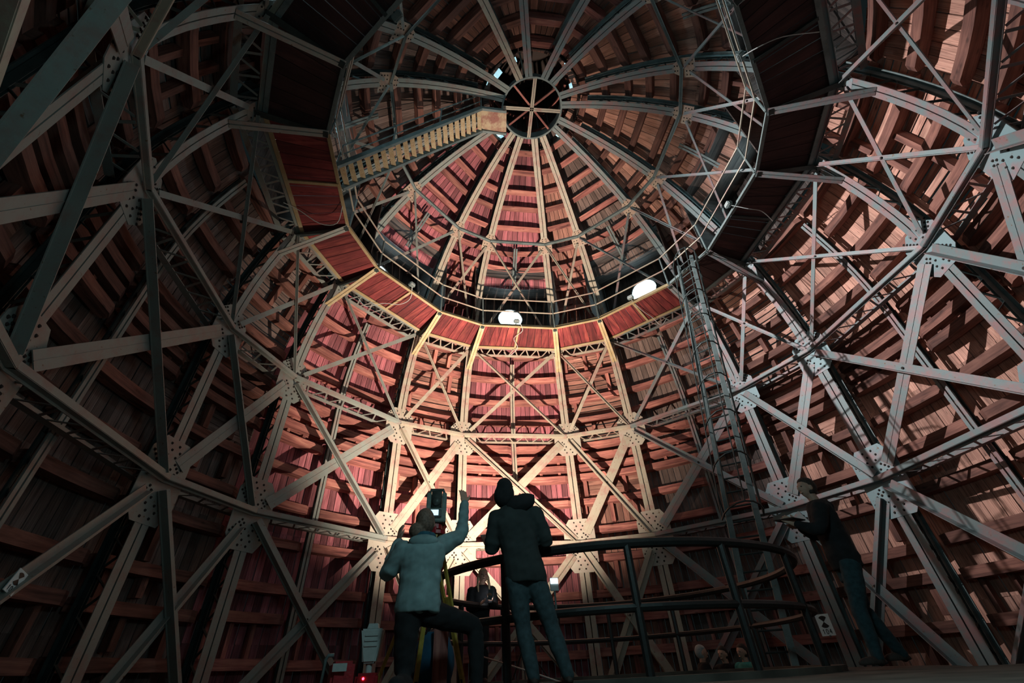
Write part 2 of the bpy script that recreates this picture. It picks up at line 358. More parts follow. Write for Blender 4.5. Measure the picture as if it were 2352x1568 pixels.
# ------------------------------------------------------------------ ribs
AZR = []
for j in range(8): AZR += [45 * j + HW, 45 * (j + 1) - HW]
def rib_proto():
    root = thing('steel_rib', '', 'rib', group='riveted steel ribs of the dome')
    bm = bmesh.new(); S = srange(0, SX, .05)
    for sx in (-1, 1):
        sweep(bm, [(lambda c, a, b: (c, a, b))(*fr(s, 0, 0, sx * (.0112 - .003 * (s / SX)))) + (1 - .25 * s / SX,) for s in S], .0185 * U, .014)
        sweep(bm, [fr(s, .007, 0, sx * .0035) for s in S], .012, .012 * U)
    part('inner_chord', bm, STEEL, root)
    bm = bmesh.new()
    for sx in (-1, 1):
        sweep(bm, [fr(s, .062, 0, sx * .007) for s in S[:-2]], .0105 * U, .014)
        sweep(bm, [fr(s, .054, 0, sx * .0035) for s in S[:-2]], .012, .012 * U)
    part('outer_chord', bm, TEAL_SHADE, root)
    s = .03; k = 0; a = .012; b = .056
    while s < SX - .14:
        if not any(abs(s + .015 - q) < .05 for q in (SD, SC_, SE, SFF)):
            bm = bmesh.new(); c0 = fr(s, a if k % 2 else b)[0]; c1 = fr(s + .035, b if k % 2 else a)[0]
            bar(bm, c0, c1, .05, .012, side=(1, 0, 0)); part('lacing_bar', bm, TEAL_SHADE, root)
        s += .038; k += 1
    def gus(sn, pts, mat, riv, thick=.014):
        c, sd, nn = fr(sn, -.002); up = nn.cross(sd)
        if up.z < 0: up = -up
        bm = bmesh.new(); prism(bm, [c + sd * (x * U) + up * (y * U) for x, y in pts], Vector((0, 0, 0)), nn * thick)
        g = part('gusset_plate', bm, mat, root)
        bm = bmesh.new(); R = .056 if sn < SE - .1 else .042
        for x, y in riv:
            q = c + sd * (x * U) + up * (y * U)
            A = [bm.verts.new(q + (sd * cos(t) + up * sin(t)) * R * .5) for t in [pi / 3 * k for k in range(6)]]
            B = [bm.verts.new(q - nn * .018 + (sd * cos(t) + up * sin(t)) * R * .28) for t in [pi / 3 * k for k in range(6)]]
            bm.faces.new(B)
            for k in range(6): bm.faces.new((A[k], A[(k + 1) % 6], B[(k + 1) % 6], B[k]))
        rv = part('rivets', bm, RIVET, g, kind='stuff')
    def octo(w, h, cx, cy): return [(-w, -h + cy), (-w + cx, -h), (w - cx, -h), (w, -h + cy), (w, h - cy), (w - cx, h), (-w + cx, h), (-w, h - cy)]
    def rows(w, h, full):
        out = []
        for x in (-.013, .013):
            for y in [v * .0145 for v in range(-7, 8)]:
                if abs(y) < h - .006 and abs(y) > .016: out.append((x + .004 * (1 if int(round(y / .0145)) % 2 else -1), y))
        for sx in (-1, 1):
            for sy in (-1, 1):
                for t in (.034, .046, .058, .070, .082):
                    for o in (-.006, .006):
                        x = sx * (t * .62 + o * .6); y = sy * (t * .72 - o * .6)
                        if abs(x) < w - .006 and abs(y) < h - .008 and abs(x) + abs(y) < (w + h) * .82 and abs(x) > .019: out.append((x, y))
        return out
    gus(SD, octo(.063, .100, .026, .036), PLATE, rows(.063, .100, True))
    gus(SC_, [(x, y - .006) for x, y in octo(.060, .080, .030, .034)], PLATE, rows(.060, .080, True))
    gus(SE, octo(.026, .036, .012, .014), PLATE, [(-.012, y) for y in (-.024, -.010, .010, .024)] + [(.012, y) for y in (-.024, -.010, .010, .024)])
    gus(SFF, [(-.036, -.042), (.036, -.042), (.036, .006), (.014, .044), (-.014, .044), (-.036, .006)], SPOT, [(x, y) for x in (-.026, -.012, .012, .026) for y in (-.034, -.022, -.010)] + [(x, y) for x in (-.009, .009) for y in (.012, .024, .034)])
    return root
def recolour(root, az):  # tones right and left steel to imitate how each side is lit
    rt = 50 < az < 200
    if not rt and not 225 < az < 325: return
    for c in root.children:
        m = c.data.materials[0]; t = (STEELB if rt else STEEL_DIM) if m is STEEL else (PLATEB if rt else STEEL_DIM) if m is PLATE else (GREYS if rt and c.name.startswith('outer_chord') else None)
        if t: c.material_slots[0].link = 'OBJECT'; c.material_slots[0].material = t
rib0 = rib_proto()
ordn = ['first', 'second', 'third', 'fourth', 'fifth', 'sixth', 'seventh', 'eighth']
for i, az in enumerate(AZR):
    if az < 180: lb = 'riveted grey steel rib, %s one right of the central front window bay' % ordn[i]
    else: lb = 'riveted grey steel rib, %s one left of the central front window bay' % ordn[15 - i]
    if i == 0: rib0.rotation_euler = (0, 0, -rad(az)); rib0['label'] = lb
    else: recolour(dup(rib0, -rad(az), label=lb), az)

# ------------------------------------------------------------------ ring beams
def ring(s, lab, w, webh, outer=True, mat=STEEL, zl=6):
    r, z, _, _ = prof(s)
    root = thing('ring_beam', lab, 'beam', group='horizontal steel rings of the dome')
    R0 = r - .004
    for i in range(16):
        wide = i % 2 == 0; hw = rad(HW if wide else NW); az = rad(22.5 * i)
        rot = Matrix.Rotation(-az, 4, 'Z')
        def q(x, y, zz): return rot @ P(x, y, zz)
        key = (lab, wide)
        if i < 2:
            x = R0 * sin(hw); y = R0 * cos(hw)
            bm = bmesh.new(); rd = Vector((0, 1, 0))
            x0 = (R0 - w) * sin(hw); y0 = (R0 - w) * cos(hw)
            bar(bm, P(-x, y - w * .5, z), P(x, y - w * .5, z), w * U, .016, side=rd)
            bar(bm, P(-x, y - w, z + webh * .5), P(x, y - w, z + webh * .5), webh * U, .014, side=(0, 0, 1))
            bar(bm, P(-x, y - .1 * w, z - webh * .22), P(x, y - .1 * w, z - webh * .22), webh * U * .45, .014, side=(0, 0, 1))
            seg = finish(bm, 'beam_segment', mat); mem = [('beam_segment', seg)]
            if outer:
                ro = r + .058; xo = ro * sin(hw) - .012; yo = ro * cos(hw)
                bm = bmesh.new(); bar(bm, P(-xo, yo, z), P(xo, yo, z), .018 * U, .014, side=rd); bar(bm, P(-xo, yo + .008, z + .008), P(xo, yo + .008, z + .008), .014 * U, .014, side=(0, 0, 1))
                mem.append(('outer_bar', finish(bm, 'outer_bar', mat)))
                n = zl * 2 if wide else int(zl * 1.2)
                for k in range(n):
                    f0 = -1 + 2 * (k + .15) / n; f1 = -1 + 2 * (k + .85) / n; a, b = (y + .004, yo) if k % 2 else (yo, y + .004)
                    bm = bmesh.new(); bar(bm, P(f0 * x * .93, a, z), P(f1 * x * .93, b, z), .045, .012, side=(0, 1, .02)); mem.append(('lacing_bar', finish(bm, 'lacing_bar', mat)))
            ring_cache[(lab, wide)] = mem
        for nm, me in ring_cache[(lab, wide)]:
            o = link(nm, me, root); o.rotation_euler = (0, 0, -az)
            dg_ = 22.5 * i  # ring steel gets the same painted light tones by side
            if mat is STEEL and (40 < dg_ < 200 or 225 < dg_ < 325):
                o.material_slots[0].link = 'OBJECT'; o.material_slots[0].material = STEELB if dg_ < 200 else STEEL_DIM
ring_cache = {}
ring(SD, 'lowest steel ring beam, running through the large lower gusset plates', .015, .013)
ring(SC_, 'steel ring beam with zigzag lacing, through the plates below the gallery', .012, .011)
ring(SE, 'laced steel ring at the outer edge of the gallery deck', .012, .012, mat=STEEL, zl=7)
ring(SFF, 'thin steel ring beam above the gallery, through the spotted upper plates', .008, .010, outer=False, mat=GREYS)

# ------------------------------------------------------------------ cross braces
def brace_proto(wide, tier):
    hw = rad(HW if wide else NW)
    if tier == 0: r0, z0, r1, z1 = 1, -.13, 1, .383
    else:
        sa, sb = {1: (SD, SC_), 2: (SC_, SE), 3: (SE, SFF)}[tier]; r0, z0 = prof(sa)[:2]; r1, z1 = prof(sb)[:2]
    fw = {0: .034, 1: .037, 2: .016, 3: .012}[tier]; tw = {0: .030, 1: .027, 2: .013, 3: .011}[tier]
    root = thing('cross_brace', '', 'brace', group='crossed steel braces between the ribs')
    def pt(sx, top, ofs):
        r, z = (r1, z1) if top else (r0, z0); r += ofs
        return P(sx * r * sin(hw), r * cos(hw), z)
    e = {0: (.08, .052), 1: (.052, .046), 2: (.042, .022), 3: (.022, .03)}[tier]
    def trimmed(a, b, t0, t1):
        d = (b - a); l = d.length; return a + d * (t0 * U / l), b - d * (t1 * U / l)
    # flat bar: bottom left to top right; tee: top left to bottom right
    inward = Vector((0, -1, 0))
    a, b = trimmed(pt(-1, 0, 0), pt(1, 1, 0), *e); bm = bmesh.new(); d = (b - a).normalized()
    side = d.cross(inward); bar(bm, a, b, fw * U, .016, side=side)
    if tier < 2: bar(bm, a + inward * .002, b + inward * .002, .006, .03, side=side)
    if tier == 0:
        n2 = side.normalized().cross(d); bar(bm, a + inward * .06, b + inward * .06, .012, .12, side=side)
    part('flat_bar', bm, STEEL, root)
    a, b = trimmed(pt(-1, 1, -.005), pt(1, 0, -.005), e[1] * .45, e[0] * .45); bm = bmesh.new(); d = (b - a).normalized(); side = d.cross(inward)
    bar(bm, a, b, tw * U, .014, side=side)
    bar(bm, a + side.normalized() * tw * U * .35 - d.cross(side).normalized() * 0 + inward * tw * U * .35, b + side.normalized() * tw * U * .35 + inward * tw * U * .35, .014, tw * U * .75, side=side)
    part('tee_bar', bm, STEEL, root)
    bm = bmesh.new(); m = (a + b) * .5; tube(bm, [m + inward * -.08, m + inward * .03], .028, 6); part('centre_rivet', bm, RIVET, root)
    return root
def bayname(i):
    az = 22.5 * i; a = az if az <= 180 else az - 360; side = 'right' if a > 0 else 'left'
    if i == 0: return 'the central front bay'
    if i == 8: return 'bay at the top edge'
    k = abs(a)
    if i % 2 == 0: return 'the %s wide bay %s of centre' % (ordn[int(k / 45) - 1], side)
    return 'the %s narrow bay %s of centre' % (ordn[int((k - 22.5) / 45)], side)
TN = ['heavy crossed braces below the lowest ring, ', 'heavy crossed braces between the lower rings, ', 'slim crossed braces just below the gallery, ', 'thin crossed braces above the gallery, ']
for tier in range(4):
    pr = {True: brace_proto(True, tier), False: brace_proto(False, tier)}; used = set()
    for i in range(16):
        if (tier < 2 and i in (7, 8, 9)) or (tier == 0 and i in (10, 11)): continue      # right at or behind the viewer
        wide = i % 2 == 0; lb = TN[tier] + bayname(i)
        if wide not in used: used.add(wide); o = pr[wide]; o.rotation_euler = (0, 0, -rad(22.5 * i)); o['label'] = lb
        else: o = dup(pr[wide], -rad(22.5 * i), label=lb)
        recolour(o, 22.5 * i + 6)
        if tier == 0 and i == 12:
            for c in list(o.children):
                if c.name.startswith(('tee_bar', 'centre_rivet')): bpy.data.objects.remove(c)

# ------------------------------------------------------------------ middle posts of the wide bays
post0 = thing('lattice_post', '', 'post', group='middle steel posts of the wide bays')
for nm, n0, off in (('inner_strip', .050, .0062), ('outer_strip', .066, .005)):
    for sx in (-1, 1):
        bm = bmesh.new(); sweep(bm, [fr(s, n0, 0, sx * off) for s in srange(0, SE - .05, .06)], .0085 * U, .03); part(nm, bm, STEEL if nm[0] == 'i' else TEAL_SHADE, post0)
bm = bmesh.new(); sweep(bm, [fr(s, .052, 0, -.006) for s in srange(1.86, SFF - .01, .05)], .008 * U, .03); sweep(bm, [fr(s, .052, 0, .006) for s in srange(1.86, SFF - .01, .05)], .008 * U, .03); part('upper_strip', bm, GREYS, post0)
for s in srange(.05, SE - .08, .06)[:-1]:
    bm = bmesh.new(); bar(bm, fr(s, .054)[0], fr(s + .03, .064)[0], .05, .012, side=(1, 0, 0)); part('lacing_bar', bm, TEAL_SHADE, post0)
for i in range(8):
    lb = 'slim laced steel post up the middle of ' + bayname(2 * i)
    if i == 0: post0['label'] = lb
    else: recolour(dup(post0, -rad(45 * i), label=lb), 45 * i + 8)

# ------------------------------------------------------------------ gallery
gal = thing('gallery', 'ring-shaped timber gallery with dark red underside, halfway up the dome', 'gallery', cyl(0, 0, 1.278 - ZF) * 0)
ZG = 1.278
def gal_bay(wide):
    hw = rad(HW if wide else NW); mem = []
    ri, ro = .708, .872; n = 11 if wide else 6
    xi, yi, xo, yo = ri * sin(hw), ri * cos(hw), ro * sin(hw), ro * cos(hw)
    for k in range(n):
        f0 = -1 + 2 * k / n; f1 = -1 + 2 * (k + 1) / n; g = .022 if (wide and k in (4, 6, 8)) else .014
        bm = bmesh.new(); uvl = bm.loops.layers.uv.verify(); zj = random.uniform(-.004, .004)
        pts = [P(f0 * xi, yi, ZG) + Vector((g * .5, 0, zj)), P(f1 * xi, yi, ZG) + Vector((-g * .5, 0, zj)), P(f1 * xo, yo, ZG) + Vector((-g * .5, 0, zj)), P(f0 * xo, yo, ZG) + Vector((g * .5, 0, zj))]
        prism(bm, pts, Vector((0, 0, 0)), Vector((0, 0, .05)))
        for f in bm.faces:
            for l in f.loops: l[uvl].uv = (l.vert.co.x, l.vert.co.y + l.vert.co.z)
        mem.append(('deck_plank', finish(bm, 'deck_plank', W_DECK)))
    m2 = rad(0)
    for nm, x, y, wd, mat, dz in (('edge_beam', xi, yi, .011, YELL, -.004), ('edge_beam', xo + .003, yo + .004, .013, YELL, -.006)):
        bm = bmesh.new(); bar(bm, P(-x, y, ZG + dz), P(x, y, ZG + dz), wd * U, .02, side=(0, 1, 0)); bar(bm, P(-x, y, ZG + dz + .008), P(x, y, ZG + dz + .008), .014 * U, .016, side=(0, 0, 1)); mem.append((nm, finish(bm, nm, mat)))
    if wide:
        bm = bmesh.new(); bar(bm, P(0, yi, ZG - .005), P(0, yo, ZG - .005), .07, .05, side=(1, 0, 0)); mem.append(('joist', finish(bm, 'joist', YELL)))
    return mem
gb = {True: gal_bay(True), False: gal_bay(False)}
for i in range(16):
    for nm, me in gb[i % 2 == 0]:
        o = link(nm, me, gal); o.rotation_euler = (0, 0, -rad(22.5 * i))
        if 60 < 22.5 * i < 265:  # shade on the right and rear gallery put in by darker materials
            o.material_slots[0].link = 'OBJECT'; o.material_slots[0].material = W_DECK_SHADE if nm == 'deck_plank' else TEAL_SHADE if nm == 'joist' else GREYS
bm = bmesh.new(); a = P(0, .706, ZG - .006); r_, z_, _, _ = prof(1.40); b = P(0, r_ - .002, z_)
for sx in (-1, 1): bar(bm, a + Vector((sx * .05, 0, 0)), b + Vector((sx * .05, 0, 0)), .075, .016, side=(1, 0, 0)); bar(bm, a + Vector((sx * .012, 0, .05)), b + Vector((sx * .012, 0, .05)), .014, .09, side=(1, 0, 0))
knee = finish(bm, 'knee_strut', YELL)
bm = bmesh.new(); bar(bm, P(0, .706, ZG - .012), P(0, .9, ZG - .012), .13, .016, side=(1, 0, 0)); bar(bm, P(0, .706, ZG - .006), P(0, .9, ZG - .006), .014, .1, side=(1, 0, 0))
# triangular web plate between deck beam and strut
brk = finish(bm, 'bracket', TEAL_SHADE)
for az in AZR:
    for nm, me in (('knee_strut', knee), ('bracket', brk)):
        o = link(nm, me, gal); o.rotation_euler = (0, 0, -rad(az))
        if nm == 'knee_strut' and 50 < az < 300:
            o.material_slots[0].link = 'OBJECT'; o.material_slots[0].material = STEELB if az < 200 else STEEL_DIM
# railing
rl = thing('gallery_railing', 'thin steel railing with two rails around the inner edge of the gallery', 'railing')
for j, az in enumerate(AZR):
    bm = bmesh.new(); tube(bm, [cyl(.703, az, ZG), cyl(.703, az, ZG + .162)], .028, 6); part('post', bm, GREYS, rl)
    az2 = AZR[(j + 1) % 16]
    if j == 11: # opening where the stair starts
        pass
    for h in (.085, .162):
        bm = bmesh.new(); tube(bm, [cyl(.703, az, ZG + h), cyl(.703, az2, ZG + h)], .024, 6); part('rail', bm, STEEL, rl)

# ------------------------------------------------------------------ crown ring
cr = thing('crown_ring', 'round steel crown ring with crossed spokes at the top of the dome', 'ring')
bm = bmesh.new(); zc = 1.9455
sweep(bm, [(cyl(.130, a, zc), Vector((sin(rad(a)), cos(rad(a)), 0)), Vector((0, 0, 1))) for a in range(0, 361, 10)], .007 * U, .03)
sweep(bm, [(cyl(.127, a, zc + .022), Vector((sin(rad(a)), cos(rad(a)), 0)), Vector((0, 0, 1))) for a in range(0, 361, 10)], .015, .045 * U); part('rim', bm, GREYS, cr)
for az, wd, mt in ((2.5, .012, STEEL), (92, .012, STEEL), (47, .006, W_PURL), (-46, .006, W_PURL)):
    bm = bmesh.new(); dz = 0 if wd > .01 else .02
    a = cyl(.128, az, zc + dz); b = cyl(.128, az + 180, zc + dz)
    if wd > .01:
        sdv = Vector((cos(rad(az)), -sin(rad(az)), 0))
        for sx in (-1, 1): bar(bm, a + sdv * (sx * .032), b + sdv * (sx * .032), .052, .02, side=sdv)
    else: bar(bm, a, b, wd * U * 1.3, .06, up=(0, 0, 1))
    part('spoke', bm, mt if mt is STEEL else W_PURL, cr)
for k in range(8):
    bm = bmesh.new(); sweep(bm, [fr(2.5, .0), fr(2.5, .04)], .05, .2) if False else bar(bm, cyl(.132, 45 * k + 22, zc + .02), cyl(.2, 45 * k + 22, zc + .08), .05, .05); part('tie', bm, TEAL_SHADE, cr)
# lantern shaft above the crown
lan = bpy.data.objects.new('wall_lantern', None); col.objects.link(lan); lan['kind'] = 'structure'
for k in range(24):
    az = 15 * k; bm = bmesh.new(); bar(bm, cyl(.215, az, 1.99), cyl(.20, az, 2.62), .2 * .265 * U, .03, side=(cos(rad(az)), -sin(rad(az)), 0)); part('board', bm, W_DARK, lan)
for z in (2.12, 2.27, 2.42):
    for k in range(4):
        bm = bmesh.new(); sweep(bm, [(cyl(.19, a, z), Vector((0, 0, 1)), Vector((sin(rad(a)), cos(rad(a)), 0))) for a in range(90 * k + 3, 90 * k + 88, 12)], .1, .08); part('hoop', bm, W_PURL, lan)
for k in range(6):
    bm = bmesh.new(); bar(bm, cyl(.2, 60 * k + 8, 2.6), cyl(.2, 60 * k + 8, 2.1), .09, .09); part('stud', bm, W_PURL, lan)
bm = bmesh.new(); prism(bm, [cyl(.22, a, 2.62) for a in range(0, 360, 15)], Vector((0, 0, 0)), Vector((0, 0, .05))); o = part('ceiling', bm, W_DARK, None); o['kind'] = 'structure'
for k, (az, r, z, wd, h) in enumerate(((-109, .209, 2.03, .045, .012), (-124, .19, 2.0, .035, .022), (-150, .19, 2.0, .018, .018), (118, .185, 2.0, .03, .014), (50, .205, 2.01, .022, .03), (-38, .205, 2.01, .035, .03), (58, .225, 2.03, .03, .008), (141, .205, 2.03, .02, .006))):
    bm = bmesh.new(); sd = Vector((cos(rad(az)), -sin(rad(az)), 0)); c = cyl(r, az, z)
    bar(bm, c - sd * wd * U * .5, c + sd * wd * U * .5, h * U, .02, side=Vector((sin(rad(az)), cos(rad(az)), .55))); o = part('window_%d' % (9 + k), bm, GAP, None); o['kind'] = 'structure'

# ------------------------------------------------------------------ stair to the crown
st = thing('staircase', 'straight steel stair with rust-speckled treads rising from the gallery to the crown ring', 'stairs')
SA0, SB0, SA1, SB1 = P(-.690, -.055, 1.292), P(-.685, .024, 1.292), P(-.224, -.026, 1.85), P(-.216, .066, 1.85)
LA, LB = P(-.118, -.022, 1.856), P(-.108, .072, 1.856)
for a, b, c, nm in ((SA0, SA1, LA, 'stringer'), (SB0, SB1, LB, 'stringer')):
    bm = bmesh.new(); sweep(bm, [(q, Vector((0, 1, 0)), Vector((-.75, 0, .65)) if i < 2 else Vector((0, 0, 1))) for i, q in enumerate((a, b))], .07, .15)
    sweep(bm, [(b, Vector((0, 1, 0)), Vector((0, 0, 1))), (c, Vector((0, 1, 0)), Vector((0, 0, 1)))], .07, .14)
    part(nm, bm, GREYS, st)
n = 21
for k in range(n):
    t = (k + .6) / n; a = SA0.lerp(SA1, t); b = SB0.lerp(SB1, t); bm = bmesh.new()
    bar(bm, a, b, .125, .03, side=(1, 0, .12)); part('tread', bm, RUST, st)
bm = bmesh.new(); bar(bm, SA1.lerp(LA, .5), SB1.lerp(LB, .5), (SA1 - LA).length, .03, side=(1, 0, 0)); part('landing_plate', bm, LANDM, st)
for a, b, yo in ((SA0, SA1, -.02), (SB0, SB1, .02)):
    up = Vector((0, 0, .95)); bm = bmesh.new(); tube(bm, [a + up, b + up, (LA if yo < 0 else LB) + up], .024, 6); part('handrail', bm, GREYS, st)
    bm = bmesh.new(); tube(bm, [a + up * .5, b + up * .5], .018, 6); part('mid_rail', bm, GREYS, st)
    for t in (0, .33, .66, 1):
        bm = bmesh.new(); q = a.lerp(b, t); tube(bm, [q, q + up], .022, 6); part('baluster', bm, GREYS, st)

# ------------------------------------------------------------------ caged ladder
ld = thing('caged_ladder', 'tall caged steel ladder leaning from the platform up to the gallery, right of centre', 'ladder')
La, Lb, Ta, Tb = Vector((2.52, 1.02, .02)), Vector((2.98, .82, .02)), cyl(.678, 65.7, 1.30), cyl(.681, 71.2, 1.30)
for a, b in ((La, Ta), (Lb, Tb)):
    bm = bmesh.new(); bar(bm, a, b, .10, .07, side=(.9, -.4, 0)); part('stile', bm, GREYS, ld)
n = 36
for k in range(n):
    t = (k + .7) / n; bm = bmesh.new(); tube(bm, [La.lerp(Ta, t), Lb.lerp(Tb, t)], .017, 6); part('rung', bm, TEAL_SHADE, ld)
side = (Lb - La).normalized(); dirv = (Ta - La).normalized(); outv = dirv.cross(side).normalized()
if outv.dot(Vector((-.4, -1, 0))) < 0: outv = -outv
hoops = []
for k in range(9):
    t = .22 + .76 * k / 8; c = ((La.lerp(Ta, t)) + (Lb.lerp(Tb, t))) * .5; hwid = (Lb.lerp(Tb, t) - La.lerp(Ta, t)).length * .5
    pts = [c + side * (cos(q) * hwid * 1.5) + outv * (sin(q) * .65) for q in [pi * i / 8 for i in range(9)]]; hoops.append(pts)
    bm = bmesh.new(); tube(bm, pts, .016, 5); part('cage_hoop', bm, TEAL_SHADE, ld)
for i in (0, 2, 4, 6, 8):
    bm = bmesh.new(); tube(bm, [h[i] for h in hoops], .014, 5); part('cage_rod', bm, TEAL_SHADE, ld)

# ------------------------------------------------------------------ floors
bm = bmesh.new()
axd = Vector((sin(rad(17.6)), cos(rad(17.6)))); pd = Vector((axd.y, -axd.x))
pts = []
RP = .45 * U; RW = 1.12 * U; k0 = -.22 * U
aa = math.asin(math.sqrt(max(0, 1 - (k0 / RP) ** 2)))
a_s = math.acos(k0 / RP)
for i in range(25):
    t = -a_s + 2 * a_s * i / 24; v = axd * (cos(t) * RP) + pd * (sin(t) * RP); pts.append(Vector((v.x, v.y, 0)))
a_w = math.acos(k0 / RW)
for i in range(33):
    t = a_w + (2 * pi - 2 * a_w) * i / 32; v = axd * (cos(t) * RW) + pd * (sin(t) * RW); pts.append(Vector((v.x, v.y, 0)))
prism(bm, pts, Vector((0, 0, -.35)), Vector((0, 0, 0))); o = part('floor', bm, FLOORM, None); o['kind'] = 'structure'
bm = bmesh.new(); prism(bm, [cyl(1.16, a, 0) * 1 for a in range(0, 360, 10)], Vector((0, 0, -1.60 - ZF * U)), Vector((0, 0, -1.25 - ZF * U))); o = part('floor_lower', bm, FLOORM, None); o['kind'] = 'structure'
# raised kerb ring under the railing
bm = bmesh.new(); sweep(bm, [(Vector((sin(rad(a)) * .316 * U, cos(rad(a)) * .316 * U, .025)), Vector((sin(rad(a)), cos(rad(a)), 0)), Vector((0, 0, 1))) for a in range(0, 361, 10)], .2, .05); o = part('trim_1', bm, FLOORM, None); o['kind'] = 'structure'

# ------------------------------------------------------------------ platform railing
pr = thing('platform_railing', 'thick black round railing encircling the middle of the platform', 'railing')
RR = .316 * U
def pc(a, z, r=RR): return Vector((sin(rad(a)) * r, cos(rad(a)) * r, z))
for h, rr in ((1.05, .045), (.53, .036)):
    bm = bmesh.new(); tube(bm, [pc(a, h) for a in range(0, 360, 6)], rr, 8, True); part('top_rail' if h > 1 else 'mid_rail', bm, BLACK, pr)
for a in (-169, -139, -112, -80, -52.8, -29.4, -4, 18, 45, 78, 111.6, 142.2, 168):
    bm = bmesh.new(); tube(bm, [pc(a, .03), pc(a, 1.05)], .038, 8); part('post', bm, BLACK, pr)
# ------------------------------------------------------------------ people
from mathutils import noise as mnoise
SKINM = plain('skin', (.50, .30, .22), .6, noise=.08)
HAIRD = plain('hair_dark', (.035, .024, .018), .7, noise=.5, nscale=60)
HAIRB = plain('hair_blond', (.42, .32, .20), .7, noise=.4, nscale=60)
HAIRM = plain('hair_brown', (.15, .10, .075), .7, noise=.4, nscale=60)
CL_TEAL = plain('jacket_bluegrey', (.20, .30, .31), .85, noise=.2, nscale=12)
CL_DARK = plain('dark_cloth', (.012, .013, .015), .95, noise=.3, nscale=14)
CL_HOOD = plain('hoodie_cloth', (.028, .036, .036), .95, noise=.25, nscale=9)
CL_JEAN = plain('jeans', (.04, .068, .078), .9, noise=.3, nscale=25)
CL_JEAN2 = plain('jeans_dark', (.02, .05, .06), .9, noise=.3, nscale=25)
CL_GREEN = plain('jacket_turquoise', (.03, .28, .27), .8, noise=.2, nscale=12)
BEANIE = plain('knit_grey', (.35, .38, .38), .9, noise=.2, nscale=50)
SHOEM = plain('shoe_dark', (.05, .035, .03), .8)
EYEM = plain('eye_dark', (.03, .02, .02), .3)
def ell(bm, c, rx, ry, rz, rot, seg=16, fn=None):
    r = bmesh.ops.create_uvsphere(bm, u_segments=seg, v_segments=seg // 2 + 2, radius=1)
    for v in r['verts']:
        p = Vector((v.co.x * rx, v.co.y * ry, v.co.z * rz))
        if fn: p = fn(p, v.co.copy())
        v.co = rot @ p + Vector(c)
def basis(fwd, up=(0, 0, 1)):
    f = Vector(fwd).normalized(); u = Vector(up); r = f.cross(u).normalized(); u = r.cross(f).normalized()
    return Matrix((r, f, u)).transposed()       # local x right, y forward, z up
def head(bm, c, fwd, up=(0, 0, 1), k=1.0):
    R = basis(fwd, up); c = Vector(c)
    def jaw(p, q):
        if q.z < 0: p.x *= 1 + .38 * q.z; p.y = p.y * (1 + .25 * q.z) + .012 * -q.z * k
        if q.z > 0 and q.y < 0: p.y *= 1.08
        return p
    ell(bm, c, .076 * k, .098 * k, .118 * k, R, 20, jaw)
    def at(x, y, z): return c + R @ Vector((x * k, y * k, z * k))
    ell(bm, at(0, .098, -.018), .014 * k, .020 * k, .026 * k, R, 8)
    ell(bm, at(0, .086, -.066), .026 * k, .012 * k, .008 * k, R, 8)
    ell(bm, at(0, .085, .022), .045 * k, .014 * k, .010 * k, R, 8)
    for s in (-1, 1):
        ell(bm, at(s * .077, -.002, -.01), .010 * k, .020 * k, .032 * k, R, 8)
    return R
def eyes(parent, c, R, k=1.0):
    for s in (-1, 1):
        bm = bmesh.new(); ell(bm, Vector(c) + R @ Vector((s * .03 * k, .083 * k, .004 * k)), .014 * k, .010 * k, .008 * k, R, 8); part('eye', bm, EYEM, parent, True)
def hand(bm, w, d, palm, k=1.0, curl=.35, thumb=1):
    w = Vector(w); d = Vector(d).normalized(); n = Vector(palm); n = (n - d * n.dot(d)).normalized(); s = d.cross(n)
    ell(bm, w + d * .045 * k, .040 * k, .056 * k, .016 * k, Matrix((s, d, n)).transposed(), 12)
    for i, L in ((-1.5, .062), (-.5, .078), (.5, .082), (1.5, .072)):
        b = w + d * .082 * k + s * (i * .0195 * k); dd = (d + s * i * .05).normalized()
        m1 = b + dd * L * .42 * k + n * curl * .012; m2 = m1 + (dd + n * curl).normalized() * L * .32 * k; t = m2 + (dd + n * curl * 2).normalized() * L * .28 * k
        tube(bm, [b - dd * .03 * k, b, m1, m2, t], [.0095 * k, .0098 * k, .009 * k, .0082 * k, .006 * k], 7)
    b = w + d * .025 * k + s * (thumb * .03 * k); q = (d * .75 + s * thumb * .75).normalized()
    tube(bm, [b - q * .02, b + q * .025 * k, b + (q + d * .3).normalized() * .055 * k + n * curl * .01, b + (q + d * .6).normalized() * .078 * k + n * curl * .02], [.013 * k, .0125 * k, .010 * k, .007 * k], 7)
def loft(bm, secs, seg=16):
    """secs: (centre, side, front, rx, ry)"""
    rings = []
    for c, a, b, rx, ry in secs:
        rings.append([bm.verts.new(Vector(c) + a * (cos(2 * pi * k / seg) * rx) + b * (sin(2 * pi * k / seg) * ry)) for k in range(seg)])
    for A, B in zip(rings[:-1], rings[1:]):
        for k in range(seg): bm.faces.new((A[k], A[(k + 1) % seg], B[(k + 1) % seg], B[k]))
    bm.faces.new(rings[0]); bm.faces.new(rings[-1])
def limb(bm, pts, rs, seg=12):
    out = []; R = []
    for i in range(len(pts) - 1):
        for t in ((0, .25, .5, .75) if i < len(pts) - 2 else (0, .25, .5, .75, 1)):
            out.append(Vector(pts[i]).lerp(Vector(pts[i + 1]), t)); R.append(rs[i] + (rs[i + 1] - rs[i]) * t)
    # soften the joints
    sm = [out[0]] + [(out[k - 1] + out[k] * 2 + out[k + 1]) / 4 for k in range(1, len(out) - 1)] + [out[-1]]
    tube(bm, sm, R, seg)
    for p, r in ((sm[0], R[0]), (sm[-1], R[-1])): ell(bm, p, r, r, r, Matrix.Identity(3), 12)
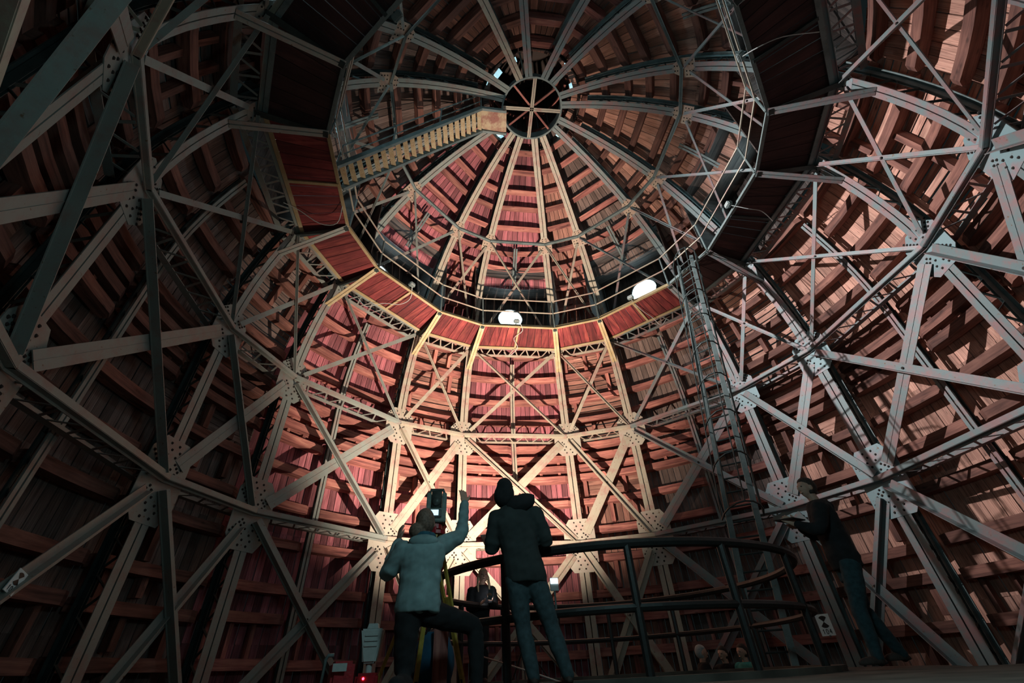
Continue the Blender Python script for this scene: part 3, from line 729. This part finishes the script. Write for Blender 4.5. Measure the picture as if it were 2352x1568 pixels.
def fuse(bm, vox, wr=0, seed=0, smooth=4):
    bmesh.ops.recalc_face_normals(bm, faces=bm.faces)
    me = bpy.data.meshes.new('tmp'); bm.to_mesh(me); bm.free(); o = bpy.data.objects.new('tmp', me); col.objects.link(o)
    m = o.modifiers.new('r', 'REMESH'); m.mode = 'VOXEL'; m.voxel_size = vox
    if smooth: q = o.modifiers.new('s', 'SMOOTH'); q.iterations = smooth; q.factor = .5
    dg = bpy.context.evaluated_depsgraph_get(); dg.update(); out = bpy.data.meshes.new_from_object(o.evaluated_get(dg)); bpy.data.objects.remove(o)
    bm = bmesh.new(); bm.from_mesh(out)
    if wr:
        bm.normal_update()
        for v in bm.verts:
            c = v.co; q = mnoise.noise(Vector((c.x * 4 + seed, c.y * 4, c.z * 14 + c.x * 5))) + .6 * mnoise.noise(Vector((c.x * 9 + seed, c.y * 9, c.z * 30 - c.x * 14)))
            v.co += v.normal * (q * wr)
    return bm
def person(name_label, J, fwd, mats, hd_up=(0, 0, 1), hair=None, hairfn=None, headfwd=None, k=1.0, hands=None, wr=.008, seed=0, group=None, loose=1.0, legs=True):
    root = thing('person', name_label, 'person', (0, 0, 0), 0)
    V3 = {a: Vector(b) for a, b in J.items()}
    F = Vector(fwd).normalized(); pel, neck, hd = V3['pelvis'], V3['neck'], V3['head']; ax = (neck - pel).normalized()
    S = F.cross(Vector((0, 0, 1))).normalized(); sh = (V3['shR'] - V3['shL']); sh = sh if sh.dot(S) > 0 else -sh; SS = (S + sh.normalized()).normalized(); L = (neck - pel).length
    def torso(bm, e, hem):
        secs = []
        for t, rx, ry in ((-.16 if hem else -.10, .155, .105), (0, .165, .115), (.2, .150, .105), (.45, .155, .11), (.7, .175, .115), (.86, .175, .095), (.95, .11, .075), (1.0, .062, .058)):
            a = S.lerp(SS, min(1, max(0, t))).normalized(); b = ax.cross(a); secs.append((pel + ax * (L * t), a, b, rx + e, ry + e))
        loft(bm, secs)
        for s_ in 'LR':
            limb(bm, [V3['sh' + s_], V3['el' + s_], V3['el' + s_].lerp(V3['ha' + s_], .95)], [.066 + e, .046 + e, .032 + e * .8])
    def lg(bm, e, ankle=1.0):
        a = S; loft(bm, [(pel + ax * .06, a, F, .15 + e, .10 + e), (pel, a, F, .16 + e, .115 + e), (pel - Vector((0, 0, .07)), a, F, .155 + e, .11 + e)])
        for s_ in 'LR': limb(bm, [pel.lerp(V3['hip' + s_], .9), V3['hip' + s_].lerp(V3['kn' + s_], .45), V3['kn' + s_], V3['kn' + s_].lerp(V3['an' + s_], .35), V3['an' + s_]], [.092 + e, .080 + e, .058 + e, .058 + e, .040 + e])
    bm = bmesh.new(); torso(bm, -.014, False); lg(bm, -.014); limb(bm, [pel.lerp(neck, .9), neck, hd - Vector((0, 0, .03))], [.06, .054, .052])
    hf = Vector(headfwd if headfwd is not None else fwd).normalized(); RH = head(bm, hd, hf, hd_up, k)
    for s_ in 'LR':
        h = (hands or {}).get(s_); w_ = V3['ha' + s_]; d_ = (w_ - V3['el' + s_]).normalized()
        dd, pn, th = h if h else (d_, F, 1); hand(bm, w_, dd, pn, k, thumb=th)
    part('body', fuse(bm, .0065, smooth=1), SKINM, root, True); eyes(root, hd, RH, k)
    bm = bmesh.new(); torso(bm, .012 * loose, True); part('jacket', fuse(bm, .013, wr, seed), mats[0], root, True)
    bm = bmesh.new(); lg(bm, .012); part('trousers', fuse(bm, .013, wr * .7, seed + 3), mats[1], root, True)
    for s in 'LR':
        bm = bmesh.new(); fw = Vector((F.x, F.y, 0)).normalized(); a = V3['an' + s]
        if J.get('toe' + s): fw = (Vector(J['toe' + s]) - a); fw.normalize()
        RF = basis(fw)
        def sole(p, q):
            p.x *= (1.1 if q.y > 0 else .85)
            if q.z < -.3: p.z = -.3 * .05
            return p
        ell(bm, a + fw * .065 + RF @ Vector((0, 0, -.035)), .046, .14, .05, RF, 14, sole); ell(bm, a + RF @ Vector((0, 0, -.01)), .045, .05, .055, RF, 10)
        part('shoe', bm, mats[3], root, True)
    bm = bmesh.new()
    def cap(p, q):
        return p * (.86 if (q.y > .25 and q.z < .45) else 1.0)
    ell(bm, hd + RH @ Vector((0, -.012 * k, .016 * k)), .087 * k, .108 * k, .118 * k, RH, 20, cap)
    if hairfn: hairfn(bm, hd, RH)
    bm = fuse(bm, .008, .004, seed, 2)
    part('hair' if hair != 'beanie' and hair != 'hood' else hair, bm, mats[2], root, True)
    return root
# woman half kneeling at the total station
def bun(bm, c, R):
    ell(bm, c + R @ Vector((-.06, -.095, -.05)), .068, .06, .068, R, 14); ell(bm, c + R @ Vector((-.02, -.09, -.09)), .055, .05, .07, R, 12)
JA = dict(head=(-2.33, -2.40, 1.235), neck=(-2.33, -2.43, 1.09), pelvis=(-2.34, -2.47, .60), shL=(-2.50, -2.44, 1.00), elL=(-2.63, -2.39, .80), haL=(-2.57, -2.24, 1.12), shR=(-2.18, -2.37, 1.05), elR=(-1.995, -2.22, 1.17), haR=(-1.975, -2.12, 1.50),
          hipL=(-2.42, -2.47, .52), knL=(-2.40, -2.44, .09), anL=(-2.43, -2.85, .08), toeL=(-2.43, -2.98, .02), hipR=(-2.24, -2.42, .53), knR=(-1.86, -2.17, .46), anR=(-1.85, -2.22, .08))
pA = person('person in blue-grey jacket kneeling at the survey instrument with right arm raised', JA, (.08, 1, 0), (CL_TEAL, CL_DARK, HAIRM, SHOEM), headfwd=(.12, .9, .35), hairfn=bun, hands={'R': ((-.12, .2, 1), (-.35, .9, 0), -1), 'L': ((.05, .1, 1), (.8, .5, 0), -1)}, wr=.010, seed=1, loose=1.7)
bm = bmesh.new(); ell(bm, (-2.33, -2.50, 1.06), .13, .06, .055, Matrix.Identity(3), 14); part('hood', bm, CL_TEAL, pA, True)
bm = bmesh.new(); tube(bm, [(-2.33 + .075 * cos(t), -2.425 + .07 * sin(t), 1.115) for t in [2 * pi * i / 12 for i in range(12)]], .03, 8, True); part('scarf', bm, plain('scarf_blue', (.02, .09, .13), .9), pA, True)
# hooded person
def hood(bm, c, R):
    ell(bm, c + R @ Vector((.0, -.02, -.03)), .10, .115, .125, R, 16)
JB = dict(head=(-1.59, -2.23, 1.575), neck=(-1.53, -2.24, 1.42), pelvis=(-1.42, -2.26, .84), shL=(-1.66, -2.22, 1.31), elL=(-1.72, -2.17, 1.04), haL=(-1.68, -1.98, 1.19), shR=(-1.30, -2.27, 1.33), elR=(-1.19, -2.23, 1.08), haR=(-1.30, -2.02, 1.19),
          hipL=(-1.51, -2.25, .78), knL=(-1.46, -2.22, .43), anL=(-1.40, -2.27, .09), hipR=(-1.33, -2.27, .78), knR=(-1.22, -2.25, .42), anR=(-1.13, -2.32, .09))
pB = person('person in dark hoodie and blue jeans standing with back to the viewer', JB, (.1, 1, 0), (CL_HOOD, CL_JEAN, CL_DARK, SHOEM), headfwd=(-.25, .9, .25), hair='hood', hairfn=hood, hands={'R': ((-.6, .6, .1), (0, 0, 1), 1), 'L': ((.4, .8, .2), (0, 0, 1), -1)}, wr=.008, seed=9, loose=2.2)
bm = bmesh.new(); ell(bm, (-1.43, -2.29, 1.44), .15, .10, .085, Matrix.Rotation(-.3, 3, 'Y'), 16)
for v in bm.verts: v.co += Vector((mnoise.noise(v.co * 18), mnoise.noise(v.co * 17), mnoise.noise(v.co * 19))) * .025
part('fur_collar', bm, CL_DARK, pB, True)
tb = tag(part('tablet', bar(bmesh.new(), (-1.78, -1.90, 1.20), (-1.50, -1.86, 1.23), .20, .012, side=(.15, .75, .65)), GREYS, None), 'blue-grey tablet held by the hooded person', 'tablet')
# man on the right
JC = dict(head=(2.07, -1.88, 1.72), neck=(2.10, -1.89, 1.57), pelvis=(2.11, -1.91, .95), shL=(1.98, -2.04, 1.44), elL=(1.86, -2.05, 1.20), haL=(1.74, -1.90, 1.31), shR=(2.18, -1.76, 1.46), elR=(2.10, -1.68, 1.22), haR=(1.90, -1.74, 1.32),
          hipL=(2.08, -2.0, .88), knL=(1.96, -1.98, .48), anL=(1.90, -2.02, .09), hipR=(2.14, -1.83, .88), knR=(2.12, -1.86, .47), anR=(2.34, -1.83, .11))
pC = person('man in black jacket and blue jeans at the right, in profile facing left', JC, (-1, .12, 0), (CL_DARK, CL_JEAN2, HAIRD, SHOEM), headfwd=(-1, .0, .12), hands={'L': ((-.7, .3, .6), (0, .7, .3), -1), 'R': ((-.8, 0, .1), (0, 0, 1), 1)}, seed=5, loose=2.0)
bm = bmesh.new(); ell(bm, (2.15, -1.88, 1.50), .12, .14, .08, Matrix.Rotation(.3, 3, 'Y'), 14); part('hood', bm, CL_DARK, pC, True)
tag(part('tablet', bar(bmesh.new(), (1.62, -1.86, 1.38), (1.82, -1.80, 1.37), .24, .012, side=(.1, 1, .1)), BLACK, None), 'dark tablet held by the man in black at the right', 'tablet')
# woman facing the viewer beyond the railing
def longhair(bm, c, R):
    for s in (-1, 1):
        tube(bm, [c + R @ Vector((s * .06, -.02, .05)), c + R @ Vector((s * .092, -.01, -.04)), c + R @ Vector((s * .10, .03, -.14)), c + R @ Vector((s * .095, .08, -.26))], [.022, .024, .024, .012], 8)
JD = dict(head=(-1.51, 1.97, 1.52), neck=(-1.53, 2.0, 1.38), pelvis=(-1.58, 2.02, .88), shL=(-1.36, 2.0, 1.28), elL=(-1.31, 1.94, 1.05), haL=(-1.40, 1.76, 1.09), shR=(-1.70, 2.0, 1.28), elR=(-1.75, 1.95, 1.02), haR=(-1.60, 1.76, 1.05),
          hipL=(-1.50, 2.02, .82), knL=(-1.50, 1.99, .45), anL=(-1.49, 2.03, .09), hipR=(-1.66, 2.02, .82), knR=(-1.66, 1.99, .45), anR=(-1.68, 2.03, .09))
pD = person('blond person in dark coat facing the viewer from beyond the railing, holding a phone', JD, (-.05, -1, 0), (CL_DARK, CL_DARK, HAIRB, SHOEM), headfwd=(.1, -1, 0), hairfn=longhair, hands={'L': ((-.2, -.4, .8), (-.3, -.8, 0), 1), 'R': ((.7, -.4, .4), (0, -.5, .8), -1)}, seed=12, loose=1.8)
tag(part('phone', bar(bmesh.new(), (-1.42, 1.70, 1.12), (-1.40, 1.71, 1.27), .075, .01, side=(1, 0, 0)), [BLACK], None), 'phone held by the blond person beyond the railing', 'phone')
ph = [o for o in bpy.data.objects if o.name == 'phone'][0]
part('screen', bar(bmesh.new(), (-1.419, 1.709, 1.13), (-1.401, 1.719, 1.26), .066, .003, side=(1, 0, 0)), plain('phone_screen_fill', (.8, .9, 1), .3, (.9, .93, 1.0), 14), ph)  # strong screen glow added to brighten the face
# three people standing on the lower floor
def std(x, y, z0, f, H=1.68):
    f = Vector(f).normalized(); r = f.cross(Vector((0, 0, 1))); q = H / 1.75; o = Vector((x, y, z0))
    def p(a, b, c): return tuple(o + r * (a * q) + f * (b * q) + Vector((0, 0, c * q)))
    return dict(head=p(0, .02, 1.61), neck=p(0, 0, 1.46), pelvis=p(0, 0, .93), shL=p(-.18, 0, 1.37), elL=p(-.24, -.02, 1.09), haL=p(-.2, .16, .93), shR=p(.18, 0, 1.37), elR=p(.24, -.02, 1.09), haR=p(.2, .16, .93), hipL=p(-.09, 0, .88), knL=p(-.1, .02, .48), anL=p(-.1, 0, .09), hipR=p(.09, 0, .88), knR=p(.1, .02, .48), anR=p(.1, 0, .09))
person('person in a pale grey knit cap on the lower floor behind the railing', std(2.60, 2.90, -1.25, (1, -.35, 0)), (1, -.35, 0), (CL_DARK, CL_DARK, BEANIE, SHOEM), hair='beanie', seed=20, loose=2)
person('dark-haired person in dark clothes between the capped person and the turquoise jacket', std(2.98, 2.78, -1.25, (-.9, -.5, 0), 1.64), (-.9, -.5, 0), (CL_DARK, CL_DARK, HAIRD, SHOEM), seed=22, loose=1.8)
person('person in turquoise jacket on the lower floor, left of the ladder foot', std(3.14, 2.38, -1.25, (-1, -.3, 0), 1.65), (-1, -.3, 0), (CL_GREEN, CL_DARK, HAIRD, SHOEM), seed=25, loose=2)

# ------------------------------------------------------------------ survey gear
TSM = plain('instrument_green', (.13, .17, .15), .5); TSD = plain('instrument_dark', (.05, .06, .055), .5)
SCRN = plain('screen_lit', (.5, .7, .9), .3, (.55, .8, 1.0), 1.3); REDM = plain('red_plastic', (.35, .012, .02), .4); WHT = plain('white_plastic', (.42, .46, .45), .5, noise=.08); YW = plain('yellow_lacquer', (.50, .36, .07), .5, noise=.2)
LEDR = plain('led_red', (1, .1, .1), .3, (1, .05, .1), 6)
ts = thing('total_station', 'grey-green surveying instrument with lit screen on a tripod', 'instrument', (0, 0, 0))
c = Vector((-2.25, -2.12, 1.30)); f = Vector((.08, 1, .12))
def tsb(a, b, w_, h_, nm, mt, side=(1, 0, 0)):
    bm = bmesh.new(); bar(bm, a, b, w_, h_, side=side); bmesh.ops.bevel(bm, geom=list(bm.edges), offset=.008, segments=2, affect='EDGES'); return part(nm, bm, mt, ts)
tsb(c, c + Vector((0, 0, .13)), .19, .17, 'base_unit', TSM)
for s in (-1, 1): tsb(c + Vector((s * .075, 0, .11)), c + Vector((s * .075, 0, .29)), .045, .11, 'side_column', TSM)
bm = bmesh.new(); tube(bm, [c + Vector((0, -.09, .19)), c + Vector((0, -.06, .195)), c + Vector((0, .10, .24))], [.035, .045, .05], 12); bar(bm, c + Vector((0, 0, .125)), c + Vector((0, 0, .30)), .10, .12, side=(1, 0, 0)); part('telescope', bm, TSD, ts, True)
bm = bmesh.new(); tube(bm, [c + Vector((-.075, 0, .28)), c + Vector((-.06, 0, .33)), c + Vector((.06, 0, .33)), c + Vector((.075, 0, .28))], .016, 8); part('handle', bm, TSD, ts, True)
k = tsb(c + Vector((-.01, -.092, .035)), c + Vector((-.01, -.092, .115)), .13, .02, 'keypad', TSD)
bm = bmesh.new(); bar(bm, c + Vector((-.02, -.106, .055)), c + Vector((-.02, -.106, .105)), .09, .006, side=(1, 0, 0)); part('screen', bm, SCRN, k)
bm = bmesh.new(); tube(bm, [c + Vector((0, 0, -.05)), c + Vector((0, 0, -.01))], .065, 12); part('tribrach', bm, REDM, ts)
for a in range(3):
    bm = bmesh.new(); q = c + Vector((cos(a * 2.09 + .5) * .055, sin(a * 2.09 + .5) * .055, -.075)); tube(bm, [q, q + Vector((0, 0, .04))], .018, 8); part('foot_screw', bm, REDM, ts)
tp = thing('tripod', 'yellow wooden survey tripod under the surveying instrument', 'tripod', (0, 0, 0))
ap = Vector((-2.24, -2.12, 1.20))
bm = bmesh.new(); tube(bm, [ap, ap + Vector((0, 0, .03))], .09, 12); part('head_plate', bm, REDM, tp)
for ft in ((-1.93, -1.80, .01), (-2.36, -1.70, .01), (-2.66, -2.20, .01)):
    ft = Vector(ft); dr = (ft - ap).normalized(); sd = dr.cross(Vector((0, 0, 1))).normalized(); mid = ap.lerp(ft, .55)
    for s in (-1, 1):
        bm = bmesh.new(); bar(bm, ap + sd * s * .05, mid + sd * s * .035, .028, .022, side=sd); part('leg_rail', bm, YW, tp)
    bm = bmesh.new(); bar(bm, ap.lerp(ft, .42), ft, .04, .026, side=sd); part('leg', bm, YW, tp)
    bm = bmesh.new(); tube(bm, [ft - dr * .1, ft], [.02, .005], 8); part('spike', bm, BLACK, tp)
wb = thing('instrument_housing', 'white plastic instrument housing standing on a red base by the kneeling person', 'instrument', (0, 0, 0))
c = Vector((-2.70, -2.2, .36)); bm = bmesh.new()
prof2 = [(-.05, -.13), (.05, -.13), (.085, .08), (.09, .10), (-.09, .10), (-.085, .08)]
prism(bm, [c + Vector((x, 0, z)) for x, z in prof2], Vector((0, -.05, 0)), Vector((0, .07, 0))); bmesh.ops.bevel(bm, geom=list(bm.edges), offset=.012, segments=2, affect='EDGES'); part('housing', bm, WHT, wb)
bm = bmesh.new(); prism(bm, [c + Vector((x, 0, z)) for x, z in ((-.045, .10), (.045, .10), (.035, .135), (-.035, .135))], Vector((0, -.04, 0)), Vector((0, .05, 0))); part('cap', bm, WHT, wb)
for z in (.055, .02, -.015):
    bm = bmesh.new(); bar(bm, c + Vector((-.05, -.054, z)), c + Vector((.05, -.054, z)), .012, .008, side=(0, 0, 1)); part('ridge', bm, WHT, wb)
bm = bmesh.new(); tube(bm, [c + Vector((0, 0, -.19)), c + Vector((0, 0, -.13))], .025, 10); part('neck', bm, WHT, wb)
bm = bmesh.new(); bar(bm, c + Vector((0, 0, -.34)), c + Vector((0, 0, -.19)), .17, .16, side=(1, 0, 0)); bmesh.ops.bevel(bm, geom=list(bm.edges), offset=.02, segments=2, affect='EDGES'); b = part('base', bm, REDM, wb)
bm = bmesh.new(); ell(bm, c + Vector((-.02, -.085, -.225)), .009, .005, .009, Matrix.Identity(3), 8); part('status_light', bm, LEDR, b)
rc = thing('carrying_case', 'red case with a pale label on the floor left of the white housing', 'case', (0, 0, 0))
bm = bmesh.new(); bar(bm, (-2.98, -2.25, .15), (-2.82, -2.2, .15), .22, .20, side=(0, 1, 0)); bmesh.ops.bevel(bm, geom=list(bm.edges), offset=.02, segments=2, affect='EDGES'); part('shell', bm, REDM, rc)
bm = bmesh.new(); bar(bm, (-2.94, -2.38, .21), (-2.84, -2.36, .21), .05, .006, side=(0, 0, 1)); part('paper_label', bm, WHT, rc)
bm = bmesh.new(); tube(bm, [(-3.02, -2.3, .1), (-3.02, -2.3, .26), (-3.0, -2.3, .29), (-2.96, -2.3, .29)], .014, 8); part('handle', bm, GREYS, rc, True)
bb = thing('cloth_bag', 'dark blue bag on the floor behind the kneeling person', 'bag', (0, 0, 0))
bm = bmesh.new(); ell(bm, (-2.22, -1.55, .24), .2, .16, .25, Matrix.Identity(3), 18, lambda p, q: p * (1 + .12 * mnoise.noise(q * 3)))
part('sack', bm, plain('blue_fabric', (.01, .07, .13), .85, noise=.3, nscale=8), bb, True)
bm = bmesh.new(); tube(bm, [(-2.30, -1.62, .44), (-2.22, -1.6, .56), (-2.12, -1.62, .44)], .018, 8); part('strap', bm, CL_DARK, bb, True)
tag(part('timber_board', bar(bmesh.new(), (-2.15, -1.78, .0), (-2.15, -1.74, .50), .13, .03, side=(1, 0, 0)), W_PURL, None), 'upright ochre board below the raised knee of the kneeling person', 'board')
pm = thing('survey_pole', 'slim survey pole with a small lit display right of the hooded person', 'pole', (0, 0, 0))
c = Vector((-.84, -.74, .98)); bm = bmesh.new(); tube(bm, [(c.x, c.y, .0), (c.x, c.y, .9)], .012, 8); part('pole', bm, GREYS, pm)
bm = bmesh.new(); bar(bm, c - Vector((0, 0, .09)), c + Vector((0, 0, .05)), .10, .03, side=(1, 0, 0)); d = part('display_unit', bm, WHT, pm)
bm = bmesh.new(); bar(bm, c + Vector((0, -.02, -.015)), c + Vector((0, -.02, .04)), .09, .006, side=(1, 0, 0)); part('screen', bm, plain('screen_white', (.8, .9, 1), .3, (.8, .92, 1.0), 3), d)
tag(part('cord', tube(bmesh.new(), [(-1.68, .30, .33), (-1.45, -.15, .24), (-1.2, -.65, .14), (-.91, -1.24, .015)], .008, 6), WHT, None), 'thin pale cord stretched low behind the hooded person', 'cord')
# floodlight that lights the front of the dome
fl = thing('floodlight', 'floodlight on a stand just beyond the round railing, behind the hooded person', 'lamp', (0, 0, 0))
c = Vector((-0.78, 2.36, 1.36)); bm = bmesh.new(); bar(bm, c + Vector((0, -.03, -.02)), c + Vector((0, .08, .07)), .22, .16, side=(1, 0, 0)); part('housing', bm, BLACK, fl)
bm = bmesh.new(); tube(bm, [(c.x, c.y, .5), (c.x, c.y, 1.33)], .02, 8); part('stand', bm, BLACK, fl)
for a in range(3):
    bm = bmesh.new(); tube(bm, [(c.x, c.y, .55), (c.x + cos(a * 2.1) * .4, c.y + sin(a * 2.1) * .4, .012)], .014, 6); part('leg', bm, BLACK, fl)
# small floodlights clamped to the gallery
GL = [(-46.2, 'left of the central bay'), (-1.2, 'below the central round window'), (45.2, 'by the right round window'), (92.9, 'on the right side'), (137.1, 'at the upper right'), (-136.2, 'at the upper left')]
for az, where in GL:
    g = thing('gallery_lamp', 'small grey lamp head clamped to the inner gallery edge ' + where, 'lamp', (0, 0, 0), group='small lamp heads on the gallery edge')
    c = cyl(.668, az, 1.292); rd = Vector((sin(rad(az)), cos(rad(az)), 0)); sd = Vector((rd.y, -rd.x, 0))
    bm = bmesh.new(); bar(bm, c - sd * .1, c + sd * .1, .14, .12, side=rd + Vector((0, 0, .4))); bmesh.ops.bevel(bm, geom=list(bm.edges), offset=.02, segments=2, affect='EDGES'); part('lamp_head', bm, GREYS, g)
    bm = bmesh.new(); bar(bm, c - sd * .075 - rd * .065, c + sd * .075 - rd * .065, .1, .01, side=(0, 0, 1)); part('glass', bm, WHT, g)
    bm = bmesh.new(); tube(bm, [c, c + rd * .15, c + rd * .22 - Vector((0, 0, .05))], .02, 6); part('clamp', bm, TEAL_SHADE, g)
for az, lb, pts in ((0, 'white cable hanging in a loop under the central gallery bay', [(.668, 0, 1.288), (.70, 1.4, 1.262), (.76, -1.2, 1.262), (.82, .6, 1.25), (.87, -2.0, 1.235), (.88, -3.4, 1.262)]),
                    (-45, 'white cable looping under the gallery left of the central bay', [(.668, -46, 1.288), (.71, -43.5, 1.262), (.76, -44.5, 1.25), (.82, -47.5, 1.262), (.87, -50.5, 1.24), (.88, -53, 1.262)]),
                    (45, 'white cable looping under the gallery right of the central bay', [(.668, 45, 1.288), (.74, 46, 1.262), (.82, 47, 1.262), (.87, 48, 1.235), (.88, 50, 1.262)]),
                    (-90, 'white cable slung under the left gallery bay beside the stair', [(.69, -84, 1.26), (.72, -80, 1.235), (.78, -80, 1.24), (.84, -83, 1.262), (.88, -85, 1.262)]),
                    (90, 'pale cable slung under the right gallery bay', [(.668, 93, 1.288), (.72, 94, 1.25), (.78, 93, 1.255), (.85, 90, 1.262)]),
                    (135, 'pale cable looping under the upper right gallery bay', [(.668, 137, 1.288), (.70, 139, 1.24), (.76, 137, 1.25), (.84, 133, 1.262)])):
    # smooth the control points
    q = [cyl(*p) for p in pts]; out = []
    for i in range(len(q) - 1):
        p0, p1, p2, p3 = q[max(i - 1, 0)], q[i], q[i + 1], q[min(i + 2, len(q) - 1)]
        for t in (0, .25, .5, .75): out.append(.5 * ((2 * p1) + (p2 - p0) * t + (2 * p0 - 5 * p1 + 4 * p2 - p3) * t * t + (3 * p1 - p0 - 3 * p2 + p3) * t**3))
    out.append(q[-1]); tag(part('cable', tube(bmesh.new(), out, .010, 6), WHT, None), lb, 'cable')
# survey target plates
def target(az, r, z, txt, lab, tilt=0, w_=.28, h_=.40):
    g = thing('target_plate', lab, 'sign', (0, 0, 0)); c = cyl(r, az, z); rd = Vector((sin(rad(az)), cos(rad(az)), 0)); sd = Vector((rd.y, -rd.x, 0)); up = Vector((0, 0, 1))
    # face towards the middle of the dome; seen from inside, right is sd
    sd, up = (sd * cos(tilt) + up * sin(tilt)), (up * cos(tilt) - sd * sin(tilt))
    bm = bmesh.new(); prism(bm, [c + sd * x + up * y for x, y in ((-w_ / 2, -h_ / 2), (w_ / 2, -h_ / 2), (w_ / 2, h_ / 2), (-w_ / 2, h_ / 2))], Vector((0, 0, 0)), rd * .012)
    pl = part('plate', bm, plain('target_white', (.60, .78, .82), .6, noise=.05), g)
    cc = c + up * h_ * .14 - rd * .002; R = w_ * .40
    for s in (0, 1):
        bm = bmesh.new(); a0 = pi * .25 + pi * s
        prism(bm, [cc] + [cc + sd * (R * cos(a0 + t * pi / 16)) + up * (R * sin(a0 + t * pi / 16)) for t in range(9)], Vector((0, 0, 0)), rd * -.002); part('black_sector', bm, BLACK, pl)
    # numerals built from strokes
    segs = {'1': [((.5, 0), (.5, 1)), ((.5, 1), (.25, .75))], '0': [((.15, .1), (.15, .9)), ((.15, .9), (.5, 1)), ((.5, 1), (.85, .9)), ((.85, .9), (.85, .1)), ((.85, .1), (.5, 0)), ((.5, 0), (.15, .1))], '4': [((.7, 0), (.7, 1)), ((.7, 1), (.1, .35)), ((.1, .35), (.95, .35))]}
    bm = bmesh.new()
    for i, ch in enumerate(txt):
        o = c - rd * .003 + sd * (-.095 + i * .068) * (w_ / .28) + up * -.41 * h_
        for (x0, y0), (x1, y1) in segs[ch]: bar(bm, o + sd * x0 * .18 * w_ + up * y0 * .21 * h_, o + sd * x1 * .18 * w_ + up * y1 * .21 * h_, .04 * w_, .003, side=(up if abs(x0 - x1) > abs(y0 - y1) * .6 else sd))
    part('number', bm, BLACK, pl)
    bm = bmesh.new(); q = c - up * (h_ / 2 + .005) - rd * .01; ell(bm, q + sd * .02, .025, .02, .02, Matrix.Identity(3), 8); part('clip', bm, GREYS, g)
target(57.6, .965, .055, '104', 'survey target plate numbered 104 beside the lower right rib', 0)
target(-90.5, .962, .128, '10', 'survey target plate at the far left edge, tilted', -.3, .17, .25)
